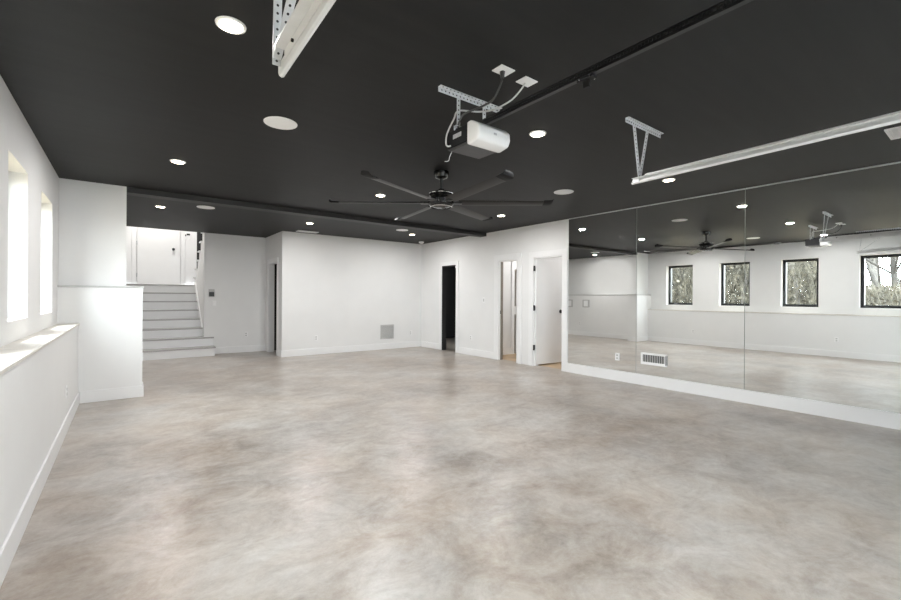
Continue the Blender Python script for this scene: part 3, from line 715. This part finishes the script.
def tree_mesh(seed, h, m, leaves):
    rnd = random.Random(seed); mb = MB(); lf = MB()
    def branch(p, d, L, r, depth):
        pts = [p]; q = p.copy(); dd = d.copy(); n = 4
        for i in range(n):
            dd = (dd + Vector((rnd.uniform(-.16,.16), rnd.uniform(-.16,.16), rnd.uniform(-.03,.12)))).normalized()
            q = q + dd*(L/n); pts.append(q.copy())
        rr = [r*(1-0.16*i) for i in range(n+1)]
        mb.tube(pts, rr, n=5 if depth else 8, smooth=False)
        if depth >= 3:
            for k in range(leaves):
                c = pts[rnd.randint(1, n)] + Vector([rnd.uniform(-.28,.28) for _ in range(3)])
                u = Vector([rnd.uniform(-1,1) for _ in range(3)]).normalized()*rnd.uniform(.04,.08); v = u.orthogonal().normalized()*u.length*0.7
                lf.bm.faces.new([lf.bm.verts.new(c+w_) for w_ in (u, v, -u, -v)])
            return
        kids = (9, 4, 3)[depth]
        for k in range(kids):
            i = rnd.randint(1 if depth else 1, n); base = pts[i]
            az = rnd.uniform(0, 2*PI); el = rnd.uniform(0.35, 1.0)
            nd = Vector((math.cos(az)*math.cos(el), math.sin(az)*math.cos(el), math.sin(el)))
            nd = (nd + dd*0.35).normalized()
            branch(base, nd, L*(0.42 if depth == 0 else 0.55)*rnd.uniform(.75,1.2), rr[i]*0.45, depth+1)
    branch(Vector((0,0,0)), Vector((0,0,1)), h, 0.075*h/6, 0)
    return mb, lf
protos = []
for seed, h, m, lv, nm in ((1, 9, BARK, 1, 'bare_tree'), (2, 7.5, BARKL, 3, 'leafy_tree'), (3, 10, BARK, 2, 'bare_tree'), (4, 6, BARKL, 3, 'leafy_tree')):
    mb, lf = tree_mesh(seed, h, m, lv)
    t = empty(nm, (0,0,0), 'slender bare tree in the woods outside, seen in the mirrored windows' if nm == 'bare_tree' else 'pale barked tree with yellow green leaves in the woods outside', 'tree', 'bare trees outside the windows' if nm == 'bare_tree' else 'leafy trees outside the windows')
    for nm2, b_, mm in (('trunk', mb, m), ('leaves', lf, LEAF)):
        me = bpy.data.meshes.new(nm2); b_.bm.to_mesh(me); b_.bm.free(); me.materials.append(mm)
        o = bpy.data.objects.new(nm2, me); col.objects.link(o); o.parent = t
        if nm2 == 'leaves': o['kind'] = 'stuff'
    protos.append(t)
rt = random.Random(11)
spots = []
for i in range(84):
    x = -9.0 - 22*(i/84)**1.1 - rt.uniform(0, 1.5)
    dxx = -x + 12.6
    s_ = rt.uniform(0.10, 0.56)
    y = s_*dxx
    spots.append((x, y))
for i, (x, y) in enumerate(spots):
    pr = protos[i % 4]
    t = pr if i < 4 else copy_tree(pr)
    t.location = (x, y, -0.02); t.rotation_euler = (0, 0, rt.uniform(0, 6.28)); s_ = rt.uniform(0.8, 1.15); t.scale = (s_, s_, s_)
# brush: countless twigs and leaves
rb = random.Random(5); mb = MB()
for i in range(70000):
    x = -9.0 - rb.uniform(0, 1)**1.2*22; D = -x + 12.6; sl = rb.uniform(0.07, 0.60); y = sl*D
    cap = 1.33 + 0.085*D if sl > 0.185 else 1.33 + 0.022*D
    if sl <= 0.185 and rb.random() < 0.35: continue
    z = rb.uniform(0, 1)**0.75*cap
    c = Vector((x, y, z))
    if i % 3 == 0:      # leaf clump
        u = Vector([rb.uniform(-1,1) for _ in range(3)]).normalized()*rb.uniform(.04,.12); v = u.orthogonal().normalized()*u.length*rb.uniform(.4,.8)
    else:               # twig
        u = Vector((rb.uniform(-.5,.5), rb.uniform(-.5,.5), 1)).normalized()*rb.uniform(.12,.45); v = u.orthogonal().normalized()*rb.uniform(.006,.018)
    mb.bm.faces.new([mb.bm.verts.new(c+w_) for w_ in (u, v, -u, -v)])
me = bpy.data.meshes.new('undergrowth'); mb.bm.to_mesh(me); mb.bm.free(); me.materials.append(BRUSH)
o = bpy.data.objects.new('undergrowth', me); col.objects.link(o); tag(o, 'dry tan and olive brush filling the woods outside the windows', 'brush', kind='stuff')

# ------------------------------------------------------------------ light
w = bpy.data.worlds.new('overcast_sky'); scene.world = w; w.use_nodes = True
nt = w.node_tree; bg = nt.nodes['Background']
bg.inputs['Color'].default_value = (0.90, 0.95, 1.0, 1); bg.inputs['Strength'].default_value = 17.0
sun = bpy.data.lights.new('sun', 'SUN'); sun.energy = 4.5; sun.angle = math.radians(1.5); sun.color = (1.0, 0.96, 0.90)
so = bpy.data.objects.new('sun', sun); col.objects.link(so)
el, az = math.radians(70.5), math.radians(186)
dvec = Vector((math.cos(el)*math.cos(az), math.cos(el)*math.sin(az), math.sin(el)))
so.rotation_euler = dvec.to_track_quat('Z', 'Y').to_euler(); so.location = (-8, 3, 15)
def lamp(name, loc, size, e, c=(1,1,1)):
    ld = bpy.data.lights.new(name, 'AREA'); ld.shape = 'DISK'; ld.size = size; ld.energy = e; ld.color = c
    lo = bpy.data.objects.new(name, ld); col.objects.link(lo); lo.location = loc
lamp('stairwell_fill_light', (0.7, 12.6, 5.15), 0.4, 70, (1, 0.97, 0.93))  # unseen fill added to brighten the stairwell
lamp('hall_ceiling_lamp', (7.5, 6.4, H-0.02), 0.2, 13, (1, 0.98, 0.97))
lamp('side_room_ceiling_lamp', (7.4, 4.8, H-0.02), 0.2, 11, (1, 0.98, 0.97))

# portals: tell the renderer where daylight enters (they emit nothing)
def portal(name, loc, sx, sy, rot):
    ld = bpy.data.lights.new(name, 'AREA'); ld.shape = 'RECTANGLE'; ld.size = sx; ld.size_y = sy; ld.cycles.is_portal = True
    lo = bpy.data.objects.new(name, ld); col.objects.link(lo); lo.location = loc; lo.rotation_euler = rot
for (a_, b_) in WIN:
    portal('daylight_portal', (-0.94, (a_+b_)/2, (WZ0+WZ1)/2), WZ1-WZ0, b_-a_, (0, -PI/2, 0))
portal('daylight_portal', (1.975, FY-0.08, 1.07), 2.74, 2.13, (PI/2, 0, 0))
w.cycles.sampling_method = 'MANUAL'; w.cycles.sample_map_resolution = 64
LENSE.cycles.emission_sampling = 'NONE'

# ------------------------------------------------------------------ camera
f = 426.0; th = math.atan(324.5/f)
cd = bpy.data.cameras.new('camera'); cam = bpy.data.objects.new('camera', cd); col.objects.link(cam)
cd.sensor_fit = 'HORIZONTAL'; cd.sensor_width = 36; cd.lens = f/901*36
cd.shift_y = -(300-297.2)/901
cd.clip_start = 0.05; cd.clip_end = 500
cam.location = (0, 0, 1.33)
cam.rotation_mode = 'QUATERNION'
fw = Vector((math.sin(th), math.cos(th), 0)); rt_ = Vector((math.cos(th), -math.sin(th), 0)); upv = Vector((0,0,1))
M = Matrix((rt_, upv, -fw)).transposed()
roll = math.radians(0.34)
cam.rotation_quaternion = (M @ Matrix.Rotation(roll, 3, 'Z')).to_quaternion()
scene.camera = cam

scene.view_settings.view_transform = 'Standard'
scene.view_settings.look = 'None'
scene.view_settings.exposure = 0.32
scene.view_settings.gamma = 1.0
scene.view_settings.use_curve_mapping = False
scene.cycles.use_denoising = True; scene.cycles.denoising_prefilter = 'NONE'
scene.cycles.max_bounces = 10; scene.cycles.diffuse_bounces = 5; scene.cycles.glossy_bounces = 6
scene.cycles.transparent_max_bounces = 16
scene.cycles.sample_clamp_indirect = 6.0
scene.cycles.caustics_reflective = False; scene.cycles.caustics_refractive = False
